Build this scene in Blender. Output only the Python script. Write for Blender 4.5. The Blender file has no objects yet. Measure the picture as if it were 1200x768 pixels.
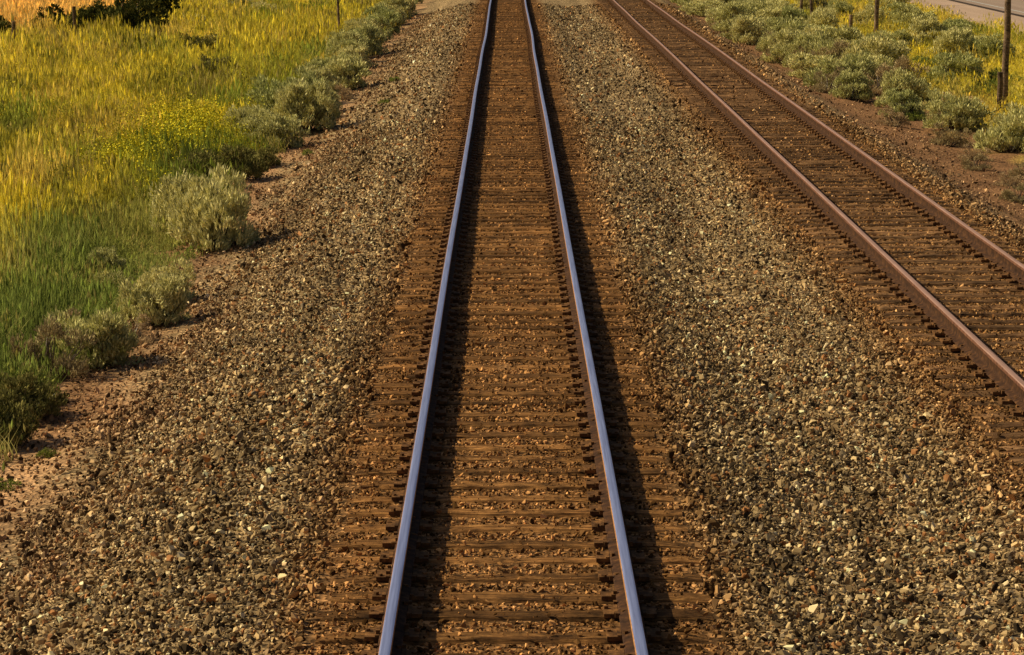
import bpy, bmesh, math, random
import numpy as np
from mathutils import Vector, Matrix
random.seed(7); rng=np.random.default_rng(7)
scene=bpy.context.scene
scene.view_settings.view_transform='Standard'; scene.view_settings.look='None'
scene.view_settings.exposure=0

# ---------------------------------------------------------------- noise / terrain functions
def vnoise(x,y,seed=0):
    x=np.asarray(x,float); y=np.asarray(y,float)
    ix=np.floor(x).astype(np.int64); iy=np.floor(y).astype(np.int64)
    fx=x-ix; fy=y-iy; fx=fx*fx*(3-2*fx); fy=fy*fy*(3-2*fy)
    def h(a,b):
        v=((a*374761393+b*668265263+seed*97531)&0xffffffff)
        v=((v^(v>>13))*1274126177)&0xffffffff
        v=v^(v>>16)
        return v/4294967296.0
    a=h(ix,iy);b=h(ix+1,iy);c=h(ix,iy+1);d=h(ix+1,iy+1)
    return (a*(1-fx)+b*fx)*(1-fy)+(c*(1-fx)+d*fx)*fy
def fbm(x,y,seed=0,o=4):
    s=0;a=.5;t=0
    for i in range(o):
        s=s+a*vnoise(x*2**i,y*2**i,seed+i*13); t+=a; a*=.5
    return s/t
def sstep(a,b,x):
    t=np.clip((np.asarray(x,float)-a)/(b-a),0,1); return t*t*(3-2*t)

C1,C2=0.0,5.42                       # track centres
PX=[-3000,-60,-16,-9,-5.2,-4.4,-3.8,-2.2,-1.7,-1.3,1.3,1.6,2.6,3.3,3.9,4.2,6.7,7.1,7.9,9,12,18.5,40,3000]
PZ=[-.9,-.9,-.85,-.9,-.88,-.82,-.74,-.27,-.215,-.215,-.215,-.215,-.36,-.30,-.24,-.222,-.222,-.26,-.52,-.58,-.6,-.6,-.6,-.6]
def height(x,y):
    x=np.asarray(x,float); y=np.asarray(y,float)
    z=np.interp(x,PX,PZ)
    rough=1-sstep(17,18.4,x)
    inballast=sstep(-4.3,-3.5,x)*(1-sstep(7.2,7.8,x))
    intie=(1-sstep(1.2,1.7,np.abs(x-C1)))+(1-sstep(1.2,1.7,np.abs(x-C2)))
    amp=np.where(inballast>.5,.06,.16)*(1-.75*np.clip(intie,0,1))
    return z+rough*amp*(fbm(x*1.1,y*.7,3)-.5)

def mixc(a,b,t):
    t=np.asarray(t)[...,None]; return a*(1-t)+b*t
def col(*c): return np.array(c,float)
DIRT=col(.52,.31,.165); DIRT2=col(.21,.112,.056)
def spot(x,y,cx,cy,rx,ry):
    return np.exp(-((x-cx)/rx)**2-((y-cy)/ry)**2)
def ground_color(x,y):
    x=np.asarray(x,float); y=np.asarray(y,float)
    n2=fbm(x*1.7,y*1.1,21); n3=fbm(x*2.6,y*.10,31); n4=fbm(x*.9,y*.22,91)
    base=np.ones(x.shape+(3,))*col(.255,.180,.096)
    base=base*(0.50+.96*n3)[...,None]
    st=np.maximum(1-sstep(1.15,1.75+.25*(n2-.5),np.abs(x-C1)), (1-sstep(1.2,1.9,np.abs(x-C2)))*.9)
    base=mixc(base,np.ones(3)*col(.185,.088,.032)*(0.6+.8*n2)[...,None],st*.88)
    dl=1-sstep(-4.7,-3.7,x+(n2-.5)*1.8)
    pale=np.clip(sstep(.50,.64,n4)*.8+spot(x,y,-4.5,22.8,.7,1.8)+spot(x,y,-4.9,50.5,.7,4)+.6*spot(x,y,-4.4,43,.3,3),0,1)
    base=mixc(base,mixc(DIRT2*np.ones(base.shape),DIRT*np.ones(base.shape),pale),dl)
    dr=sstep(7.0,7.9,x+(n2-.5)*.8)
    base=mixc(base,DIRT2*(0.5+.9*n2)[...,None],dr)
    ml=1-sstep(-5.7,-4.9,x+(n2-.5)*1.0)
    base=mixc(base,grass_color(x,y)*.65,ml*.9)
    mr=sstep(9.6,11,x+(n2-.5)*2)
    base=mixc(base,grass_color(x,y)*.9,mr*.8)
    return base, (1-dl)*(1-dr)
def grass_color(x,y):
    n=fbm(x*.35,y*.12,51); m=fbm(x*1.3,y*.5,61); d=fbm(x*.9,y*.22,71)
    green=col(.31,.36,.065); dark=col(.14,.165,.045); yel=col(.74,.64,.09); gold=col(.95,.70,.26); bl=col(.29,.36,.10); dry=col(.68,.52,.18)
    one=np.ones(np.shape(x)+(3,))
    t=sstep(.28,.56,n+.45*(m-.5)+.06*sstep(50,95,y)+.20*sstep(-6.0,-7.8,x)-.12)
    t=np.where(x>0,sstep(.3,.55,n+.12),t)
    c=mixc(green*one,yel*one,t)
    c=mixc(c,dry*one,sstep(.54,.70,d)*.55)
    e=sstep(-8.0,-6.4,x+(m-.5)*2.2)*(1-sstep(34,47,y))*(x<0)
    c=mixc(c,bl*one,np.clip(e,0,1)*.8)
    c=mixc(c,dark*one,sstep(.57,.68,m)*.65)
    g=(1-sstep(-17.5,-15.2,x+(n-.5)*3))*sstep(88,104,y+(m-.5)*8)
    c=mixc(c,gold*one,g)
    return c

# ---------------------------------------------------------------- node helpers
def newmat(name):
    m=bpy.data.materials.new(name); m.use_nodes=True
    nt=m.node_tree; b=nt.nodes['Principled BSDF']; return m,nt,b
def N(nt,t,**k):
    n=nt.nodes.new(t)
    for a,v in k.items(): setattr(n,a,v)
    return n
def mixrgb(nt,mode,fac,a,b):
    n=N(nt,'ShaderNodeMix',data_type='RGBA',blend_type=mode)
    for s,v in ((0,fac),(6,a),(7,b)):
        if isinstance(v,(int,float)): n.inputs[s].default_value=v
        elif isinstance(v,tuple): n.inputs[s].default_value=(*v,1)
        else: nt.links.new(v,n.inputs[s])
    return n.outputs[2]
def ramp(nt,fac,stops):
    r=N(nt,'ShaderNodeValToRGB'); nt.links.new(fac,r.inputs[0])
    e=r.color_ramp.elements
    while len(e)<len(stops): e.new(.5)
    for i,(p,c) in enumerate(stops):
        e[i].position=p; e[i].color=(*c,1) if isinstance(c,tuple) else (c,c,c,1)
    return r.outputs[0]
def pos(nt,scale=(1,1,1)):
    g=N(nt,'ShaderNodeNewGeometry'); m=N(nt,'ShaderNodeMapping'); m.inputs['Scale'].default_value=scale
    nt.links.new(g.outputs['Position'],m.inputs['Vector']); return m.outputs[0]
def noise(nt,vec,scale,detail=4,rough=.6):
    n=N(nt,'ShaderNodeTexNoise'); n.inputs['Scale'].default_value=scale; n.inputs['Detail'].default_value=detail
    n.inputs['Roughness'].default_value=rough
    nt.links.new(vec,n.inputs['Vector']); return n.outputs['Fac']
def bump(nt,b,h,strength,dist):
    n=N(nt,'ShaderNodeBump'); n.inputs['Strength'].default_value=strength; n.inputs['Distance'].default_value=dist
    nt.links.new(h,n.inputs['Height']); nt.links.new(n.outputs[0],b.inputs['Normal'])

# ground material
mg,nt,b=newmat('ground_mat')
a=N(nt,'ShaderNodeAttribute',attribute_name='gcol'); gm=N(nt,'ShaderNodeAttribute',attribute_name='grav')
p=pos(nt)
v=N(nt,'ShaderNodeTexVoronoi'); v.inputs['Scale'].default_value=20; nt.links.new(p,v.inputs['Vector'])
sep=N(nt,'ShaderNodeSeparateColor'); nt.links.new(v.outputs['Color'],sep.inputs[0])
cellv=ramp(nt,sep.outputs[0],[(0,.25),(.5,.8),(.8,1.5),(1,2.6)])
fn=ramp(nt,noise(nt,p,9,5,.7),[(.3,.55),(.7,1.5)])
f=mixrgb(nt,'MIX',gm.outputs['Fac'],fn,cellv)
c=mixrgb(nt,'MULTIPLY',1.0,a.outputs['Color'],f)
nt.links.new(c,b.inputs['Base Color']); b.inputs['Roughness'].default_value=.95; b.inputs['Specular IOR Level'].default_value=.1
bump(nt,b,v.outputs['Distance'],.8,.03)

def tint_mat(name,trans=0,var=.35,at='INSTANCER'):
    m=bpy.data.materials.new(name); m.use_nodes=True; nt=m.node_tree
    nt.nodes.remove(nt.nodes['Principled BSDF'])
    a=N(nt,'ShaderNodeAttribute',attribute_name='tint',attribute_type=at)
    c=a.outputs['Color']
    if var:
        g=N(nt,'ShaderNodeNewGeometry')
        c=mixrgb(nt,'MULTIPLY',1.0,c,ramp(nt,g.outputs['Random Per Island'],[(0,1-var),(1,1+var)]))
    d=N(nt,'ShaderNodeBsdfDiffuse'); nt.links.new(c,d.inputs[0]); out=d.outputs[0]
    if trans:
        t=N(nt,'ShaderNodeBsdfTranslucent'); nt.links.new(c,t.inputs[0])
        mx=N(nt,'ShaderNodeMixShader'); mx.inputs[0].default_value=trans
        nt.links.new(out,mx.inputs[1]); nt.links.new(t.outputs[0],mx.inputs[2]); out=mx.outputs[0]
    nt.links.new(out,nt.nodes['Material Output'].inputs[0])
    return m
m_stone=tint_mat('stone_mat',0,0,'GEOMETRY')
m_grass=tint_mat('grass_mat',.35,.35)

# ---------------------------------------------------------------- mesh helpers
def mk(name,verts,faces,mats=(),parent=None,smooth=False,mi=None):
    me=bpy.data.meshes.new(name)
    me.from_pydata([tuple(v) for v in verts],[],[tuple(f) for f in faces])
    for m in mats: me.materials.append(m)
    if mi is not None: me.polygons.foreach_set('material_index',np.array(mi,dtype=np.int32))
    me.polygons.foreach_set('use_smooth',np.full(len(me.polygons),smooth))
    me.update()
    o=bpy.data.objects.new(name,me); 
    scene.collection.objects.link(o)
    if parent: o.parent=parent
    return o
def empty(name,loc=(0,0,0)):
    o=bpy.data.objects.new(name,None); o.location=loc; scene.collection.objects.link(o); return o
def grid_faces(nx,ny):
    i=np.arange(nx-1); j=np.arange(ny-1); J,I=np.meshgrid(j,i,indexing='ij')
    a=(J*nx+I).ravel(); return np.stack([a,a+1,a+nx+1,a+nx],1)
def fastmesh(name,V,F):
    me=bpy.data.meshes.new(name); nv=len(V); nf=len(F); k=F.shape[1]
    me.vertices.add(nv); me.vertices.foreach_set('co',V.astype(np.float32).ravel())
    me.loops.add(nf*k); me.loops.foreach_set('vertex_index',F.astype(np.int32).ravel())
    me.polygons.add(nf); me.polygons.foreach_set('loop_start',np.arange(0,nf*k,k,dtype=np.int32))
    me.update(calc_edges=True); return me

# ---------------------------------------------------------------- ground
xs=np.array(sorted([-v for v in np.geomspace(14.3,3000,40)]+list(np.arange(-14,22,.14))+list(np.geomspace(22.4,3000,40))))
ys=np.array([-3000,-1000,-300,-100,-50,-20]+list(np.arange(-5,8,1))+list(np.arange(8,60,.22))+list(np.arange(60,150,.5))+list(np.geomspace(151,4000,60)))
X,Y=np.meshgrid(xs,ys)
Z=height(X,Y)-.012
me=fastmesh('ground',np.stack([X.ravel(),Y.ravel(),Z.ravel()],1),grid_faces(len(xs),len(ys)))
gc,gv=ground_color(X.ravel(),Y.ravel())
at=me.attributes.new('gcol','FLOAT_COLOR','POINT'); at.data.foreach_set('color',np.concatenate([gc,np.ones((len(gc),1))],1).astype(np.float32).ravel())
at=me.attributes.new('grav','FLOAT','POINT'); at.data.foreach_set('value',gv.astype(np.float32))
me.materials.append(mg); me.polygons.foreach_set('use_smooth',np.ones(len(me.polygons),bool))
scene.collection.objects.link(bpy.data.objects.new('ground',me))

# ---------------------------------------------------------------- scatter via geometry nodes
def scatter(name,P,rot,scl,tint,coll,npick):
    me=bpy.data.meshes.new(name); n=len(P)
    me.vertices.add(n); me.vertices.foreach_set('co',P.astype(np.float32).ravel())
    def av(nm,t,key,d,dt=np.float32):
        a=me.attributes.new(nm,t,'POINT'); a.data.foreach_set(key,np.ascontiguousarray(d,dtype=dt).ravel())
    av('rot','FLOAT_VECTOR','vector',rot); av('scl','FLOAT_VECTOR','vector',scl)
    av('tint','FLOAT_COLOR','color',np.concatenate([tint,np.ones((n,1))],1))
    av('pick','INT','value',rng.integers(0,npick,n),np.int32)
    o=bpy.data.objects.new(name,me); scene.collection.objects.link(o)
    g=bpy.data.node_groups.new(name+'_nodes','GeometryNodeTree')
    g.interface.new_socket('Geometry',in_out='INPUT',socket_type='NodeSocketGeometry')
    g.interface.new_socket('Geometry',in_out='OUTPUT',socket_type='NodeSocketGeometry')
    gi=g.nodes.new('NodeGroupInput'); go=g.nodes.new('NodeGroupOutput')
    ip=g.nodes.new('GeometryNodeInstanceOnPoints'); ci=g.nodes.new('GeometryNodeCollectionInfo')
    ci.inputs['Collection'].default_value=coll; ci.inputs['Separate Children'].default_value=True; ci.inputs['Reset Children'].default_value=True
    def na(nm,t):
        q=g.nodes.new('GeometryNodeInputNamedAttribute'); q.data_type=t; q.inputs['Name'].default_value=nm
        return q.outputs['Attribute']
    er=g.nodes.new('FunctionNodeEulerToRotation'); g.links.new(na('rot','FLOAT_VECTOR'),er.inputs[0])
    g.links.new(gi.outputs[0],ip.inputs['Points']); g.links.new(ci.outputs[0],ip.inputs['Instance'])
    ip.inputs['Pick Instance'].default_value=True
    g.links.new(na('pick','INT'),ip.inputs['Instance Index'])
    g.links.new(er.outputs[0],ip.inputs['Rotation']); g.links.new(na('scl','FLOAT_VECTOR'),ip.inputs['Scale'])
    g.links.new(ip.outputs[0],go.inputs[0])
    md=o.modifiers.new('scatter','NODES'); md.node_group=g
    return o

# stones : merged into one mesh
def stone_shape(seed,npts):
    bm=bmesh.new(); r=np.random.default_rng(seed)
    for i in range(npts):
        d=r.normal(size=3); d/=np.linalg.norm(d); d*=r.uniform(.44,.56)*np.array([1,.8,.62]); bm.verts.new(d)
    bmesh.ops.convex_hull(bm,input=bm.verts)
    for vv in [v for v in bm.verts if not v.link_faces]: bm.verts.remove(vv)
    bmesh.ops.triangulate(bm,faces=bm.faces); bm.verts.index_update()
    V=np.array([v.co[:] for v in bm.verts])
    F=np.array([[v.index for v in f.verts] for f in bm.faces]); bm.free(); return V,F
TS=.47
tie_j=rng.normal(0,.024,1400)
tie_dz=-np.abs(rng.normal(0,.007,1400))
def tie_y(k): return k*TS+tie_j[np.clip(k,0,1399)]
def jit(x0,x1,y0,y1,s):
    gx=np.arange(x0,x1,s); gy=np.arange(y0,y1,s); A,B=np.meshgrid(gx,gy); A=A.ravel(); B=B.ravel()
    return A+rng.uniform(-.5,.5,A.size)*s*1.3, B+rng.uniform(-.5,.5,A.size)*s*1.3
parts=[(jit(-4.8,8.6,10,14,.065),1.2),(jit(-4.9,8.6,14,30,.038),1.07),(jit(-5,9,30,55,.055),1.27),(jit(-5,9,55,115,.11),1.7)]
sx=np.concatenate([q[0][0] for q in parts]); sy=np.concatenate([q[0][1] for q in parts]); sm=np.concatenate([np.full(q[0][0].size,q[1]) for q in parts])
n=sx.size
size=np.clip(rng.lognormal(math.log(.034),.40,n),.015,.09)*sm
z=height(sx,sy)
keep=np.ones(n,bool)
edge=fbm(sx*1.5,sy*1.2,77)
keep&=~((sx+(edge-.5)*1.6<-4.1)&(rng.random(n)>.28)); keep&=~((sx+(edge-.5)*.8>7.3)&(rng.random(n)>.16))
ont=np.zeros(n,bool)
cover=fbm(sx*1.3,sy*.7,88)
ztie=np.full(n,-.196)
for C in (C1,C2):
    kk=np.round(sy/TS).astype(int); k0=np.clip(kk,0,1399)
    on=(np.abs(sy-tie_y(k0))<.118)&(np.abs(sx-C)<1.31)
    ztie=np.where(on,-.196+tie_dz[k0],ztie)
    ont|=on
    for s in (-1,1):
        keep&=~(np.abs(sx-(C+s*.755))<.10)
        keep&=~((np.abs(sx-(C+s*.755))<.2)&on)
pk=np.where(sx>3,.18,.12)+.55*sstep(.50,.70,cover)
keep&=~(ont&(rng.random(n)>pk))
intr=(np.abs(sx-C1)<1.3)|(np.abs(sx-C2)<1.3)
size=np.where(ont,size*.60,np.where(intr,size*.76,size))
z=np.where(ont,ztie+size*.2,z+rng.uniform(-.25,.5,n)*size*np.where(intr,.5,1)-np.where(intr,.008,0))
pal=np.array([[.050,.036,.023],[.16,.11,.058],[.34,.243,.128],[.56,.415,.22],[.85,.68,.41],[.26,.20,.13],[.34,.165,.07]])
pw=np.array([.21,.25,.19,.14,.055,.10,.08])
ti=pal[rng.choice(7,n,p=pw/pw.sum())]*rng.uniform(.75,1.25,(n,1))
band=fbm(sx*2.6,sy*.10,31); ti*= (0.52+.96*band)[:,None]*1.06
ti=np.minimum(ti,.85)
n2=fbm(sx*1.7,sy*1.1,21)
st=np.maximum(1-sstep(1.1,1.85+.5*(n2-.5),np.abs(sx-C1)),(1-sstep(1.2,2.1,np.abs(sx-C2)))*.85)
lum=ti.mean(1)
ti=mixc(ti,col(1.62,.80,.29)*(lum*.76+.014)[:,None],st*.90)
red=np.maximum((1-sstep(-4.3,-2.7,sx+(n2-.5)*1.8)),sstep(6.7,7.6,sx))
ti=mixc(ti,col(1.5,.86,.46)*(lum*.80+.02)[:,None],red*.7)
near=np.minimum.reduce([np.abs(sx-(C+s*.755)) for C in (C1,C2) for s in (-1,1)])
ti*=(1-.5*(1-sstep(.12,.36,near)))[:,None]  # stone tint darkened along the rails: painted rail shadow plus grease and rust
idx=np.nonzero(keep)[0]; rng.shuffle(idx)
def quatmats(m):
    q=rng.normal(size=(m,4)); q/=np.linalg.norm(q,axis=1)[:,None]; w,x,y,z_=q.T
    return np.stack([1-2*(y*y+z_*z_),2*(x*y-w*z_),2*(x*z_+w*y),2*(x*y+w*z_),1-2*(x*x+z_*z_),2*(y*z_-w*x),2*(x*z_-w*y),2*(y*z_+w*x),1-2*(x*x+y*y)],1).reshape(-1,3,3)
VV=[];FF=[];CC=[];off=0
for g_,(npts,msk) in enumerate(((10,sy[idx]<26),(7,sy[idx]>=26))):
    ids=idx[msk]; chunks=np.array_split(ids,8)
    for k,ch in enumerate(chunks):
        V0,F0=stone_shape(100+k+g_*20,npts); m=len(ch)
        sc3=size[ch][:,None,None]*rng.uniform(.8,1.25,(m,1,3))
        W=np.einsum('mij,mvj->mvi',quatmats(m),V0[None]*sc3)+np.stack([sx[ch],sy[ch],z[ch]],1)[:,None]
        VV.append(W.reshape(-1,3)); FF.append((F0[None]+(np.arange(m)*len(V0))[:,None,None]).reshape(-1,3)+off); off+=m*len(V0)
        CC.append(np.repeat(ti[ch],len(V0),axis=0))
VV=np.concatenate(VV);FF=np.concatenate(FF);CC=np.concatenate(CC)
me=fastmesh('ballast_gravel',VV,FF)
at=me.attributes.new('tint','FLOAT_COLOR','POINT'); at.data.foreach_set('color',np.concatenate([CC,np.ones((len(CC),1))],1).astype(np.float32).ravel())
me.polygons.foreach_set('use_smooth',np.zeros(len(me.polygons),bool)); me.materials.append(m_stone)
scene.collection.objects.link(bpy.data.objects.new('ballast_gravel',me))
print('stones',len(idx),'tris',len(FF))

# ---------------------------------------------------------------- track materials
def rustmat(name,c1,c2,c3,rough=.85,metal=.0):
    m,nt,b=newmat(name); p=pos(nt)
    f=noise(nt,p,14,4,.7)
    nt.links.new(ramp(nt,f,[(.3,c1),(.52,c2),(.72,c3)]),b.inputs['Base Color'])
    b.inputs['Roughness'].default_value=rough; b.inputs['Metallic'].default_value=metal; b.inputs['Specular IOR Level'].default_value=.15
    bump(nt,b,f,.4,.004); return m
m_rust=rustmat('rail_rust',(.018,.009,.006),(.055,.025,.013),(.14,.065,.025))
m_side=rustmat('rail_head_side',(.18,.085,.035),(.40,.20,.085),(.58,.32,.14),.6)
m_side2=rustmat('rusty_head_side',(.07,.03,.02),(.15,.07,.045),(.24,.12,.075),.7)
m_plate=rustmat('plate_rust',(.035,.017,.008),(.12,.058,.022),(.30,.145,.05))
def steel(name,c1,c2,rough,metal):
    m,nt,b=newmat(name); f=noise(nt,pos(nt,(60,1.2,1)),1,4,.6)
    nt.links.new(ramp(nt,f,[(.3,c1),(.7,c2)]),b.inputs['Base Color'])
    b.inputs['Roughness'].default_value=rough; b.inputs['Metallic'].default_value=metal; return m
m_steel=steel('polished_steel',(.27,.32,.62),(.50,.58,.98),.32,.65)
m_steel2=steel('worn_rusty_head',(.28,.16,.125),(.52,.32,.26),.5,.25)
def woodmat(name,cs,rough=.9):
    m,nt,b=newmat(name)
    g=noise(nt,pos(nt,(3,45,45)),1,5,.7); q=noise(nt,pos(nt),4.5,5,.75)
    c=ramp(nt,g,[(.32,cs[0]),(.5,cs[1]),(.68,cs[2])])
    c=mixrgb(nt,'MULTIPLY',1.0,c,ramp(nt,q,[(.35,.35),(.65,1.7)]))
    gg=N(nt,'ShaderNodeNewGeometry')
    c=mixrgb(nt,'MULTIPLY',1.0,c,ramp(nt,gg.outputs['Random Per Island'],[(0,.45),(.7,1.0),(1,1.5)]))
    nt.links.new(c,b.inputs['Base Color']); b.inputs['Roughness'].default_value=rough; b.inputs['Specular IOR Level'].default_value=.1
    bump(nt,b,g,.9,.015); return m
m_tie=woodmat('tie_wood_stained',[(.036,.016,.006),(.150,.071,.024),(.34,.175,.06)])
m_tie2=woodmat('tie_wood_weathered',[(.038,.020,.011),(.14,.073,.034),(.31,.185,.09)])

def wob(y,s):
    f=np.clip((np.asarray(y,float)-15)/50,.15,1)
    return f*(.010*np.sin(y/6.3+s)+.008*np.sin(y/2.9+s*2.1)*np.sin(y/17+s)+.009*np.sin(y/13.7+1+s))
def rail(name,x0,parent,top_mat,side_mat,s):
    half=[(.0,0.0),(.015,-.0004),(.0235,-.0018),(.033,-.006),(.0365,-.014),(.0355,-.036),(.012,-.046),(.0085,-.07),(.0085,-.12),(.016,-.150),(.070,-.166),(.0755,-.171),(.0755,-.180)]
    prof=[(a,b) for a,b in half]+[(-a,b) for a,b in half[::-1] if a>0]
    yy=np.concatenate([np.arange(-30,160,1.0),np.arange(160,700,6)])
    V=[];F=[];MI=[]; k=len(prof)
    for i,y in enumerate(yy):
        dx=float(wob(y,s)); dz=.004*math.sin(y/4.1+s)
        for a,bb in prof: V.append((x0+dx+a,y,bb+dz))
    for i in range(len(yy)-1):
        for j in range(k):
            j2=(j+1)%k; F.append((i*k+j,i*k+j2,(i+1)*k+j2,(i+1)*k+j))
            t=min(prof[j][1],prof[j2][1])
            MI.append(0 if t>-.0061 else (2 if t>-.037 else 1))
    F.append(tuple(range(k))); MI.append(1)
    return mk(name,V,F,[top_mat,m_rust,side_mat],parent,False,MI)
def box(V,F,x0,x1,y0,y1,z0,z1,ang=0,cx=0,cy=0):
    b=len(V); c,s=math.cos(ang),math.sin(ang)
    for (x,y,z_) in ((x0,y0,z0),(x1,y0,z0),(x1,y1,z0),(x0,y1,z0),(x0,y0,z1),(x1,y0,z1),(x1,y1,z1),(x0,y1,z1)):
        V.append((cx+x*c-y*s,cy+x*s+y*c,z_))
    F+= [(b,b+3,b+2,b+1),(b+4,b+5,b+6,b+7),(b,b+1,b+5,b+4),(b+1,b+2,b+6,b+5),(b+2,b+3,b+7,b+6),(b+3,b,b+4,b+7)]
def track(C,tiemat,topmat,sidemat,s):
    e=empty('railroad_track',(0,0,0))
    for i,sg in enumerate((-1,1)): rail('rail_%d'%(i+1),C+sg*.755,e,topmat,sidemat,s)
    V=[];F=[];PV=[];PF=[];SV=[];SF=[]
    for k in range(0,1000):
        y=float(tie_y(k)); a=random.gauss(0,.011); L=1.29+random.gauss(0,.035); off=random.gauss(0,.035); w=.108+random.gauss(0,.008)
        zt=-.1965+float(tie_dz[k]); b0=len(V); ns=15 if y<80 else 3
        for i in range(ns):
            t=-1+2*i/(ns-1); x=t*L+off
            jy=random.gauss(0,.006); jz=-abs(random.gauss(0,.007)) if 0<i<ns-1 else -.008-random.random()*.02
            c_,s_=math.cos(a),math.sin(a)
            for (yy,zz) in ((-w,-.38),(-w-.002+random.gauss(0,.006),zt-.024+jz),(-w+.016+abs(random.gauss(0,.016)),zt+jz),(w-.016-abs(random.gauss(0,.016)),zt+jz),(w+.002,zt-.02+jz),(w,-.38)):
                V.append((C+x*c_-(yy+jy)*s_,y+x*s_+(yy+jy)*c_,zz))
        for i in range(ns-1):
            for j in range(5):
                q=b0+i*6+j; F.append((q,q+6,q+7,q+1))
        F.append(tuple(b0+j for j in range(6))); F.append(tuple(b0+(ns-1)*6+5-j for j in range(6)))
        if y<170:
            for sg in (-1,1):
                rx=C+sg*.755+float(wob(y,s))
                box(PV,PF,-.17,.17,-.098,.098,-.2095,-.1815,a,rx,y)
                box(PV,PF,-.105,-.078,-.095,.095,-.1815,-.172,a,rx,y); box(PV,PF,.078,.105,-.095,.095,-.1815,-.172,a,rx,y)
                for (dx,dy) in ((-.09,-.05),(.09,.05),(-.145,.06),(.145,-.06)):
                    h=-.152+random.uniform(-.006,.01) if abs(dx)<.1 else -.172+random.uniform(-.004,.015)
                    box(SV,SF,dx-.013,dx+.013,dy-.013,dy+.013,-.19,h,random.random(),rx,y)
                if k%2==0:
                    for dy in (-.14,.14): box(SV,SF,-.085,.085,dy-.012,dy+.012,-.196,-.1815,0,rx,y); box(SV,SF,.077,.10,dy-.018,dy+.018,-.19,-.16,0,rx,y); box(SV,SF,-.10,-.077,dy-.018,dy+.018,-.19,-.16,0,rx,y)
    mk('ties',V,F,[tiemat],e); mk('tie_plates',PV,PF,[m_plate],e); mk('spikes_and_anchors',SV,SF,[m_plate],e)
    return e
track(C1,m_tie,m_steel,m_side,0.3); track(C2,m_tie2,m_steel2,m_side2,2.0)

# ---------------------------------------------------------------- road (right)
def strip(name,x0,x1,z,mat,parent=None,dash=None):
    V=[];F=[]
    if dash is None: segs=[(-300,1500)]
    else: segs=[(y,y+dash[0]) for y in np.arange(-60,400,dash[1])]
    for a_,b_ in segs:
        q=len(V); V+=[(x0,a_,z),(x1,a_,z),(x1,b_,z),(x0,b_,z)]; F.append((q,q+1,q+2,q+3))
    return mk(name,V,F,[mat],parent)
def asph(name,c1,c2):
    m,nt,b=newmat(name); p=pos(nt); f=noise(nt,pos(nt,(1.2,.08,1)),1,6,.6); g=noise(nt,p,40,3)
    c=mixrgb(nt,'MULTIPLY',1.0,ramp(nt,f,[(.3,c1),(.7,c2)]),ramp(nt,g,[(.3,.75),(.7,1.25)]))
    nt.links.new(c,b.inputs['Base Color']); b.inputs['Roughness'].default_value=.95; b.inputs['Specular IOR Level'].default_value=.1; bump(nt,b,g,.3,.01); return m
m_sh=asph('road_shoulder_mat',(.36,.26,.205),(.46,.34,.27)); m_as=asph('asphalt_mat',(.26,.195,.165),(.34,.26,.22))
m_dk=asph('asphalt_edge_dark',(.035,.025,.022),(.06,.045,.04))
m_wh,nt,b=newmat('road_paint_white'); nt.links.new(ramp(nt,noise(nt,pos(nt),6,5),[(.35,.35),(.6,.55)]),b.inputs['Base Color'])
m_ye,nt,b=newmat('road_paint_yellow'); nt.links.new(ramp(nt,noise(nt,pos(nt),6,5),[(.35,(.4,.25,.04)),(.6,(.65,.42,.07))]),b.inputs['Base Color'])
road=empty('road'); GZ=-.612
strip('shoulder',18.9,22.2,GZ+.004+.0,m_sh,road); strip('far_shoulder',31.0,33,GZ+.004,m_sh,road)
strip('carriageway',22.0,31.2,GZ+.010,m_as,road)
strip('seam',22.02,22.35,GZ+.014,m_dk,road)
strip('edge_line',22.9,23.03,GZ+.014,m_wh,road); strip('edge_line_far',30.2,30.33,GZ+.014,m_wh,road)
strip('centre_line',26.5,26.62,GZ+.014,m_ye,road,(3,9))

# ---------------------------------------------------------------- grass
gcoll=bpy.data.collections.new('grass_tuft_shapes')
def tuft(nb,r0,h0,h1,w,lean,heads,seed):
    r=random.Random(seed); V=[];F=[]
    for i in range(nb):
        a=r.uniform(0,6.28); d=r0*math.sqrt(r.random()); x,y=d*math.cos(a),d*math.sin(a)
        h=r.uniform(h0,h1); la=r.uniform(0,6.28); l=r.uniform(.1,lean)*h; ww=w*r.uniform(.6,1.2)
        fa=r.uniform(0,6.28); tx,ty=math.cos(fa)*ww/2,math.sin(fa)*ww/2
        q=len(V)
        for t,k in ((0,1),(.5,.85)):
            ox,oy=math.cos(la)*l*t*t,math.sin(la)*l*t*t
            V+=[(x+ox-tx*k,y+oy-ty*k,h*t-.03),(x+ox+tx*k,y+oy+ty*k,h*t-.03)]
        V.append((x+math.cos(la)*l,y+math.sin(la)*l,h*.97))
        F+=[(q,q+1,q+3,q+2),(q+2,q+3,q+4)]
        if r.random()<heads:
            hx,hy=x+math.cos(la)*l*.95,y+math.sin(la)*l*.95; s_=ww*1.3; q=len(V)
            V+=[(hx,hy,h*.78),(hx+s_,hy,h*.9),(hx,hy,h*1.1),(hx-s_,hy,h*.9),(hx,hy+s_,h*.92),(hx,hy-s_,h*.92)]
            F+=[(q,q+1,q+2,q+3),(q,q+4,q+2,q+5)]
    return V,F
for k in range(6):
    V,F=tuft(26,.18,.18,.52,.015,.95,.35,k)
    me=bpy.data.meshes.new('grass_tuft'); me.from_pydata(V,[],F); me.materials.append(m_grass); gcoll.objects.link(bpy.data.objects.new('grass_tuft',me))
def gr(x0,x1,y0,y1,s,sc_):
    x,y=jit(x0,x1,y0,y1,s); return x,y,np.full(x.size,sc_)
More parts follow.
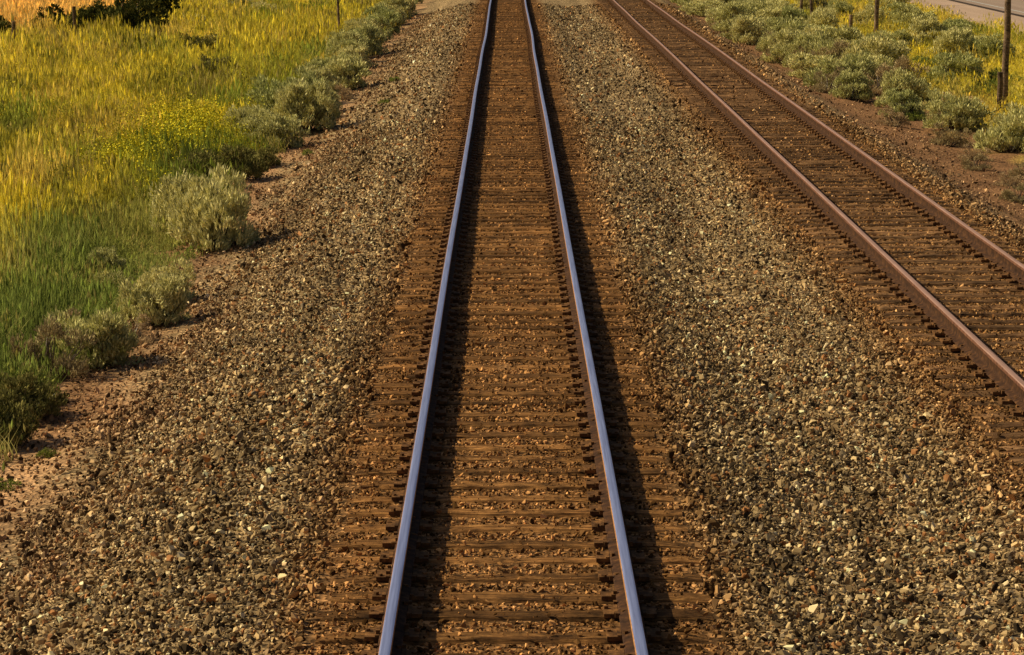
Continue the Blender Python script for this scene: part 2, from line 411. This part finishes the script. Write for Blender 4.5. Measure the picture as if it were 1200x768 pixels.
G=[gr(-12,-4.6,18,45,.21,.85),gr(-18,-4.6,45,75,.30,1.1),gr(-30,-4.6,75,135,.45,1.5),gr(-60,-4.6,135,260,1.2,2.6),gr(-40,-12,14,45,.7,1.6),gr(-40,-18,45,75,.7,1.6),
   gr(9,18.6,40,135,.40,1.1),gr(9,18.6,135,260,1,2.4),gr(34,60,40,200,1.5,2.4)]
gx=np.concatenate([g[0] for g in G]); gy=np.concatenate([g[1] for g in G]); gs=np.concatenate([g[2] for g in G]); n=gx.size
e=fbm(gx*1.2,gy*.6,41); dens=fbm(gx*.5,gy*.3,42)
keep=np.where(gx<0,gx+(e-.5)*1.8<-5.0,gx+(e-.5)*4>10.6)
keep&=rng.random(n)<np.where(gx<0,.92,.3+.7*sstep(.35,.6,dens))
gt=grass_color(gx,gy)*rng.uniform(.62,1.38,(n,1))
straw=rng.random(n)<.15; gt[straw]=gt[straw]*.45+col(.62,.50,.20)*.55
hs=(0.10+1.8*fbm(gx*.9,gy*.45,43))
hs*=np.where(gx<0,.7+.5*sstep(5,7,-gx),.75)
P=np.stack([gx,gy,height(gx,gy)-.02],1)[keep]
rot=np.stack([rng.normal(0,.14,n),rng.normal(0,.14,n),rng.uniform(0,6.28,n)],1)[keep]
scl=np.stack([gs,gs,gs**.5*hs],1)[keep]*rng.uniform(.8,1.2,(keep.sum(),1))
scatter('grass',P,rot,scl,gt[keep],gcoll,6); print('grass',len(P))

# yellow wildflowers
m_fl,nt,b=newmat('yellow_blossom'); g=N(nt,'ShaderNodeNewGeometry')
nt.links.new(ramp(nt,g.outputs['Random Per Island'],[(0,(.20,.24,.03)),(.45,(.38,.38,.03)),(.5,(.78,.66,.04)),(1,(.86,.76,.06))]),b.inputs['Base Color'])
b.inputs['Specular IOR Level'].default_value=0; b.inputs['Roughness'].default_value=1
fc=bpy.data.collections.new('wildflower_shapes')
for k in range(3):
    r=random.Random(50+k); V,F=tuft(14,.14,.35,.75,.012,.3,0,80+k)
    for i in range(70):
        a=r.uniform(0,6.28); d=.25*math.sqrt(r.random()); c=(d*math.cos(a),d*math.sin(a),r.uniform(.35,.75)); q=len(V); s_=.016
        u=Vector((r.gauss(0,1),r.gauss(0,1),r.gauss(0,1))).normalized(); w_=u.orthogonal().normalized()
        for f1,f2 in ((1,0),(0,1),(-1,0),(0,-1)): V.append(tuple(Vector(c)+u*s_*f1+w_*s_*f2))
        F.append((q,q+1,q+2,q+3))
    me=bpy.data.meshes.new('wildflower'); me.from_pydata(V,[],F); me.materials.append(m_fl); fc.objects.link(bpy.data.objects.new('wildflower',me))
fx=np.concatenate([rng.normal(-7.0,.6,300),rng.uniform(-14,-6.5,90),rng.uniform(-22,-8,80)]); fy=np.concatenate([rng.normal(53,3.5,300),rng.uniform(38,75,90),rng.uniform(70,110,80)])
n=fx.size
scatter('yellow_wildflowers',np.stack([fx,fy,height(fx,fy)],1),np.stack([0*fx,0*fx,rng.uniform(0,6,n)],1),rng.uniform(.7,1.15,(n,1))*np.ones((n,3)),np.ones((n,3)),fc,3)

# ---------------------------------------------------------------- shrubs
def leafmat(name,stops,trans=.15):
    m=bpy.data.materials.new(name); m.use_nodes=True; nt=m.node_tree; nt.nodes.remove(nt.nodes['Principled BSDF']); g=N(nt,'ShaderNodeNewGeometry')
    c=ramp(nt,g.outputs['Random Per Island'],stops)
    oi=N(nt,'ShaderNodeObjectInfo')
    c=mixrgb(nt,'MULTIPLY',1.0,c,ramp(nt,oi.outputs['Random'],[(0,(.78,.84,.70)),(.35,(.95,.95,.84)),(1,(1.18,1.13,1.08))]))
    d=N(nt,'ShaderNodeBsdfDiffuse'); nt.links.new(c,d.inputs[0])
    t=N(nt,'ShaderNodeBsdfTranslucent'); nt.links.new(c,t.inputs[0]); mx=N(nt,'ShaderNodeMixShader'); mx.inputs[0].default_value=trans
    nt.links.new(d.outputs[0],mx.inputs[1]); nt.links.new(t.outputs[0],mx.inputs[2]); nt.links.new(mx.outputs[0],nt.nodes['Material Output'].inputs[0])
    return m
m_sage=leafmat('sage_leaf',[(0,(.24,.24,.11)),(.5,(.56,.55,.27)),(.85,(.76,.72,.37)),(1,(.85,.79,.42))])
m_dry=leafmat('dry_leaf',[(0,(.20,.15,.09)),(.6,(.46,.35,.22)),(1,(.62,.49,.31))])
m_jun=leafmat('juniper_leaf',[(0,(.03,.04,.012)),(.7,(.08,.09,.028)),(1,(.17,.16,.045))],.15)
m_grw=leafmat('greasewood_leaf',[(0,(.07,.075,.025)),(.7,(.22,.21,.075)),(1,(.42,.38,.15))],.15)
m_grn=leafmat('weed_leaf',[(0,(.10,.13,.03)),(.6,(.22,.27,.07)),(1,(.38,.40,.10))],.3)
m_stem,nt,b=newmat('shrub_stem'); nt.links.new(ramp(nt,noise(nt,pos(nt),30),[(.3,(.04,.025,.018)),(.7,(.13,.09,.065))]),b.inputs['Base Color'])
def shrub_mesh(name,seed,leafm,nl=13,leaves=10500,L=.075,W=.020,hmax=.66):
    r=np.random.default_rng(seed); lob=[]
    for i in range(nl):
        a=r.uniform(0,6.28); d=.40*math.sqrt(r.random()); rad=r.uniform(.12,.25)
        lob.append((d*math.cos(a),d*math.sin(a),r.uniform(.20,hmax)*(1-.5*(d/.42)**2)+.05,rad))
    for i in range(7):
        a=i*.9+r.uniform(-.4,.4); lob.append((.34*math.cos(a),.34*math.sin(a),r.uniform(.08,.18),.19))
    nl+=7; K=14
    lob=np.array(lob); w=lob[:,3]**2; idx=r.choice(nl,leaves,p=w/w.sum())
    cl=r.normal(size=(nl*K,3)); cl/=np.linalg.norm(cl,axis=1)[:,None]; cl[:,2]=np.abs(cl[:,2])*.95-.2
    ci=idx*K+r.integers(0,K,leaves); d=cl[ci]+r.normal(0,.17,(leaves,3)); d/=np.linalg.norm(d,axis=1)[:,None]
    crad=r.uniform(.6,1.35,nl*K)[ci]
    c=lob[idx,:3]+d*(lob[idx,3]*crad*r.uniform(.45,1.05,leaves)**.6)[:,None]
    c[:,2]=np.maximum(c[:,2],.02+.05*r.random(leaves))
    dirn=d*.7+np.array([0,0,.75])+r.normal(0,.35,(leaves,3)); dirn/=np.linalg.norm(dirn,axis=1)[:,None]
    side=np.cross(dirn,r.normal(size=(leaves,3))); side/=np.linalg.norm(side,axis=1)[:,None]
    l=L*r.uniform(.6,1.3,leaves)[:,None]; ww=W*r.uniform(.6,1.3,leaves)[:,None]
    V=np.stack([c-dirn*l*.5,c+side*ww*.5,c+dirn*l*.5,c-side*ww*.5],1).reshape(-1,3)
    F=np.arange(leaves*4).reshape(-1,4)
    V=list(map(tuple,V)); F=list(map(tuple,F)); MI=[0]*len(F)
    for i in range(nl):
        for kk in range(3):
            t=Vector(lob[i,:3])+Vector(r.normal(0,.06,3)); b0=Vector((r.normal(0,.05),r.normal(0,.05),-.05)); ax=(t-b0).normalized(); s1=ax.orthogonal().normalized(); s2=ax.cross(s1)
            mid=(t+b0)/2+Vector(r.normal(0,.04,3)); q=len(V)
            for (pp,rr) in ((b0,.016),(mid,.010),(t,.003)):
                for a in range(4): V.append(tuple(pp+(s1*math.cos(a*1.571)+s2*math.sin(a*1.571))*rr))
            for sgm in range(2):
                for a in range(4): F.append((q+sgm*4+a,q+sgm*4+(a+1)%4,q+sgm*4+4+(a+1)%4,q+sgm*4+4+a)); MI.append(1)
    me=bpy.data.meshes.new(name); me.from_pydata(V,[],F); me.materials.append(leafm); me.materials.append(m_stem)
    me.polygons.foreach_set('material_index',np.array(MI,dtype=np.int32)); me.update(); return me
sage=[shrub_mesh('sagebrush',200+i,m_sage) for i in range(5)]
dry=[shrub_mesh('dry_shrub',300+i,m_dry,8,4500,.07,.013) for i in range(2)]
jun=[shrub_mesh('juniper_bush',400+i,m_jun,15,9000,.06,.03,.75) for i in range(2)]
grw=[shrub_mesh('greasewood_bush',450+i,m_grw,13,7000,.07,.02,.6) for i in range(2)]
weed=[shrub_mesh('weed_plant',500+i,m_grn,7,1500,.10,.025,.4) for i in range(2)]
rr=random.Random(5)
def put(name,meshes,x,y,w,h=None):
    h=h or w*.78
    o=bpy.data.objects.new(name,meshes[rr.randrange(len(meshes))]); scene.collection.objects.link(o)
    o.location=(x,y,float(height(np.array([x]),np.array([y]))[0])-.03); o.scale=(w/1.02,w/1.02*rr.uniform(.85,1.15),h/.80); o.rotation_euler=(0,0,rr.uniform(0,6.28))
for (x,y,w,h) in [(-4.72,28.6,1.05,.82),(-4.42,31.2,.90,.78),(-4.40,38.0,1.35,1.30),(-5.0,39.6,1.25,1.1),(-5.63,35.6,.55,.45),(-5.3,33.6,.5,.4),(-4.55,33.2,.75,.62),
  (-5.0,54.0,1.3,1.0),(-5.6,56.0,1.2,1.0),(-4.62,58.0,1.5,1.2),(-5.3,61,1.5,1.2),(-5.2,66.0,1.4,1.1),(-4.75,71,1.55,1.2),(-5.3,74,1.4,1.0),(-5.0,68,1.2,.9),(-4.75,63,1.2,.95),
  (-4.9,77,1.3,.95),(-4.9,80,1.4,1.0),(-5.3,83,1.4,1.1),(-4.86,87,1.4,1.1),(-5.4,86,1.3,1),(-5.2,91.5,1.4,1.1),(-4.9,95,1.4,1.1),(-4.88,100,1.5,1.1),(-5.3,104,1.5,1.1),(-4.9,108,1.5,1.1),(-4.9,112.5,1.5,1.1),(-4.9,117,1.5,1.1),(-5.2,122,1.5,1.1),(-5.0,130,1.5,1.1),(-5.0,138,1.5,1.0),(-5.1,148,1.5,1.0),
  (-6.1,97,1.1,.8),(-12,100,1.4,.9),(-10.3,112,1.7,1.0),(-12.5,118,1.7,1.0),(-8,88,1.2,.7),(-9,124,1.6,1.0)]:
    put('sagebrush',sage,x,y,w,h)
for (x,y,w,h) in [(-5.1,27.7,1.0,.8),(-4.45,30.0,.5,.4),(-4.35,67,.7,.45),(-4.5,77,.8,.5),(-5.3,30.2,.6,.5)]: put('dry_shrub',dry,x,y,w,h)
for (x,y,w,h) in [(-4.35,23.6,.22,.16),(-4.55,22.4,.3,.15),(-5.3,26.4,.9,.7),(-3.0,62,.30,.2),(-3.1,70,.35,.22),(-4.1,52,.3,.2),(-6.6,44,.8,.5),(-9.5,66,1.4,.8),(-7.0,78,1.2,.6),(-11,75,1.6,.9),(-8.6,96,1.6,.9)]:
    put('weed_plant',weed,x,y,w,h)
for (x,y,w,h) in [(-5.0,24.3,.8,.7),(-4.95,25.6,.75,.6),(-5.65,46.8,1.1,.75),(-5.1,48.3,1.2,.8),(-6.1,49,1.0,.7),(-4.85,50.5,.8,.5),(-8.4,72,1.6,1.1),(-10.2,84,1.7,1.1)]: put('greasewood_bush',grw,x,y,w,h)
for (x,y,w,h) in [(-13.9,95,2.4,1.95),(-15.6,96,1.7,1.3),(-17.0,97,1.6,1.3),(-18.5,92,1.7,1.3),(-12.9,93,1.2,.9),(-14.6,106,2.2,1.7),(-20,97,1.8,1.4),(-11.9,84,.9,.6)]: put('juniper_bush',jun,x,y,w,h)
R=[(8.75,67.8,1.8,1.15),(9.6,62,1.5,1.05),(10.3,71,1.9,1.3),(9.7,55.5,1.3,.95),(9.95,50.6,1.35,1.05),(10.6,53,1.2,.9),(14,86,1.6,1.1),(14.8,79,1.5,1),(13.3,112,1.8,1.2),(15.5,98,1.7,1.1),(15.8,72,1.4,.95),(16.5,112,1.7,1.2),(10.8,47.5,1.1,.8),(9.0,58.5,1.0,.7),(8.5,63.5,1.1,.75)]
yv=69.0
while yv<150:
    R.append((rr.uniform(8.4,9.6),yv,rr.uniform(1.3,2.1),rr.uniform(.8,1.3))); 
    if rr.random()<.75: R.append((rr.uniform(9.7,11.4),yv+rr.uniform(0,2),rr.uniform(1.2,2.0),rr.uniform(.8,1.3)))
    if rr.random()<.3: R.append((rr.uniform(12,17.5),yv+rr.uniform(0,2),rr.uniform(1.2,1.9),rr.uniform(.7,1.1)))
    yv+=rr.uniform(1.7,3.2)
for q in R: put('sagebrush',sage,*q)
for (x,y,w,h) in [(8.4,56,.7,.45),(8.4,42,.6,.35),(8.3,66,1.1,.75),(9.4,72.5,1.6,1.1),(8.5,90,1.1,.7),(10.2,59.0,1.1,.7),(9.0,52.2,.9,.55),(8.6,47,.6,.35),(10.2,67,1.5,1.0),(8.6,83,1.2,.8),(8.2,100,1.1,.7),(9.4,65,1.3,.9),(8.9,49,.6,.35),(9.3,46,.6,.4),(8.7,44.5,.5,.3),(8.9,76,1.4,.9),(8.1,72,.8,.5),(9.3,43,.5,.3)]: put('dry_shrub',dry,x,y,w,h)
for (x,y,w,h) in [(12.2,66,1.2,.6),(13.6,70,1.3,.6),(12.6,76,1.5,.7),(9.2,58,.5,.35)]: put('weed_plant',weed,x,y,w,h)

# ---------------------------------------------------------------- poles & fences
m_pole=woodmat('weathered_pole_wood',[(.07,.045,.03),(.16,.11,.075),(.28,.2,.14)])
def cyl(V,F,p0,p1,r0,r1,seg=12,st=6,jx=.0):
    p0=Vector(p0);p1=Vector(p1); ax=(p1-p0).normalized(); s1=ax.orthogonal().normalized(); s2=ax.cross(s1); q=len(V)
    for i in range(st+1):
        t=i/st; c=p0.lerp(p1,t)+Vector((rr.gauss(0,jx),rr.gauss(0,jx),0)); r_=r0+(r1-r0)*t
        for a in range(seg): V.append(tuple(c+(s1*math.cos(a*2*math.pi/seg)+s2*math.sin(a*2*math.pi/seg))*r_*(1+rr.gauss(0,.02))))
    for i in range(st):
        for a in range(seg): F.append((q+i*seg+a,q+i*seg+(a+1)%seg,q+(i+1)*seg+(a+1)%seg,q+(i+1)*seg+a))
    F.append(tuple(q+st*seg+a for a in range(seg))); F.append(tuple(q+seg-1-a for a in range(seg)))
def gz(x,y): return float(height(np.array([x]),np.array([y]))[0])
def upole(x,y,H=7.0,r=.085):
    e_=empty('utility_pole',(x,y,gz(x,y)-.2))
    V=[];F=[]; cyl(V,F,(0,0,0),(.05,0,H),r,r*.72,14,10,.006); mk('shaft',V,F,[m_pole],e_,True)
    V=[];F=[]; box(V,F,-.9,.9,-.05,.05,H-.65,H-.53,0,.05,-.12); mk('crossarm',V,F,[m_pole],e_)
    V=[];F=[]
    for dx in (-.8,-.35,.35,.8): cyl(V,F,(.05+dx,-.12,H-.53),(.05+dx,-.12,H-.36),.035,.025,8,2)
    mk('insulators',V,F,[m_dk],e_,True)
upole(11.78,60.9); upole(13.2,92.4); upole(13.6,124); upole(11.8,29)
def wpost(V,F,x,y,h,r=.07):
    z0=gz(x,y); cyl(V,F,(x,y,z0-.2),(x+rr.gauss(0,.03),y+rr.gauss(0,.03),z0+h),r,r*.9,9,4,.004)
def fence(plist,ends):
    e_=empty('wire_fence'); V=[];F=[]
    for (x,y,h) in plist: wpost(V,F,x,y,h)
    mk('posts',V,F,[m_pole],e_,False)
    V=[];F=[]; P_=sorted([(x,y) for x,y,h in plist],key=lambda t:t[1])
    for i in range(len(P_)-1):
        for hh in (.3,.55,.78):
            a_,b_=P_[i],P_[i+1]; cyl(V,F,(a_[0],a_[1],gz(*a_)+hh),(b_[0],b_[1],gz(*b_)+hh),.003,.003,4,1)
    mk('wires',V,F,[m_rust],e_)
fence([(-15.8,y,1.4) for y in (34,46,58,70,82,94,106)]+[(-15.3,111,1.5),(-15.0,112.5,1.5),(-15.8,130,1.3),(-15.8,142,1.3),(-15.8,154,1.3)],0)
fence([(x,y,.95) for x,y in ((11.5,29.5),(11.5,45),(11.55,60.2),(12.1,91),(12.4,105),(12.15,107),(12.5,124),(12.6,140))],0)
V=[];F=[]; zb=gz(-6.05,92); cyl(V,F,(-6.0,92,zb-.2),(-6.12,92,zb+2.6),.045,.038,10,6,.004); mk('leaning_pole',V,F,[m_pole],None,True)

# ---------------------------------------------------------------- light, sky, camera
EL=math.radians(38); AZ=math.radians(-78)
sd=Vector((math.sin(AZ)*math.cos(EL),math.cos(AZ)*math.cos(EL),math.sin(EL)))
L=bpy.data.lights.new('sun','SUN'); L.energy=5.0; L.angle=math.radians(.5); L.color=(1,.82,.48)
lo=bpy.data.objects.new('sun',L); lo.rotation_euler=(-sd).to_track_quat('-Z','Y').to_euler(); scene.collection.objects.link(lo)
w=bpy.data.worlds.new('World'); scene.world=w; w.use_nodes=True; nt=w.node_tree
sk=nt.nodes.new('ShaderNodeTexSky'); sk.sky_type='NISHITA'; sk.sun_disc=False; sk.sun_elevation=EL; sk.sun_rotation=AZ; sk.dust_density=5.0
bg=nt.nodes['Background']; nt.links.new(sk.outputs[0],bg.inputs[0]); bg.inputs[1].default_value=.05
cam=bpy.data.cameras.new('camera'); co=bpy.data.objects.new('camera',cam); scene.collection.objects.link(co); scene.camera=co
cam.sensor_width=36; cam.lens=90; cam.clip_end=6000; cam.clip_start=.1
co.location=(-.033,0,4.34); co.rotation_euler=(math.radians(90-9.48),0,math.radians(-.105))
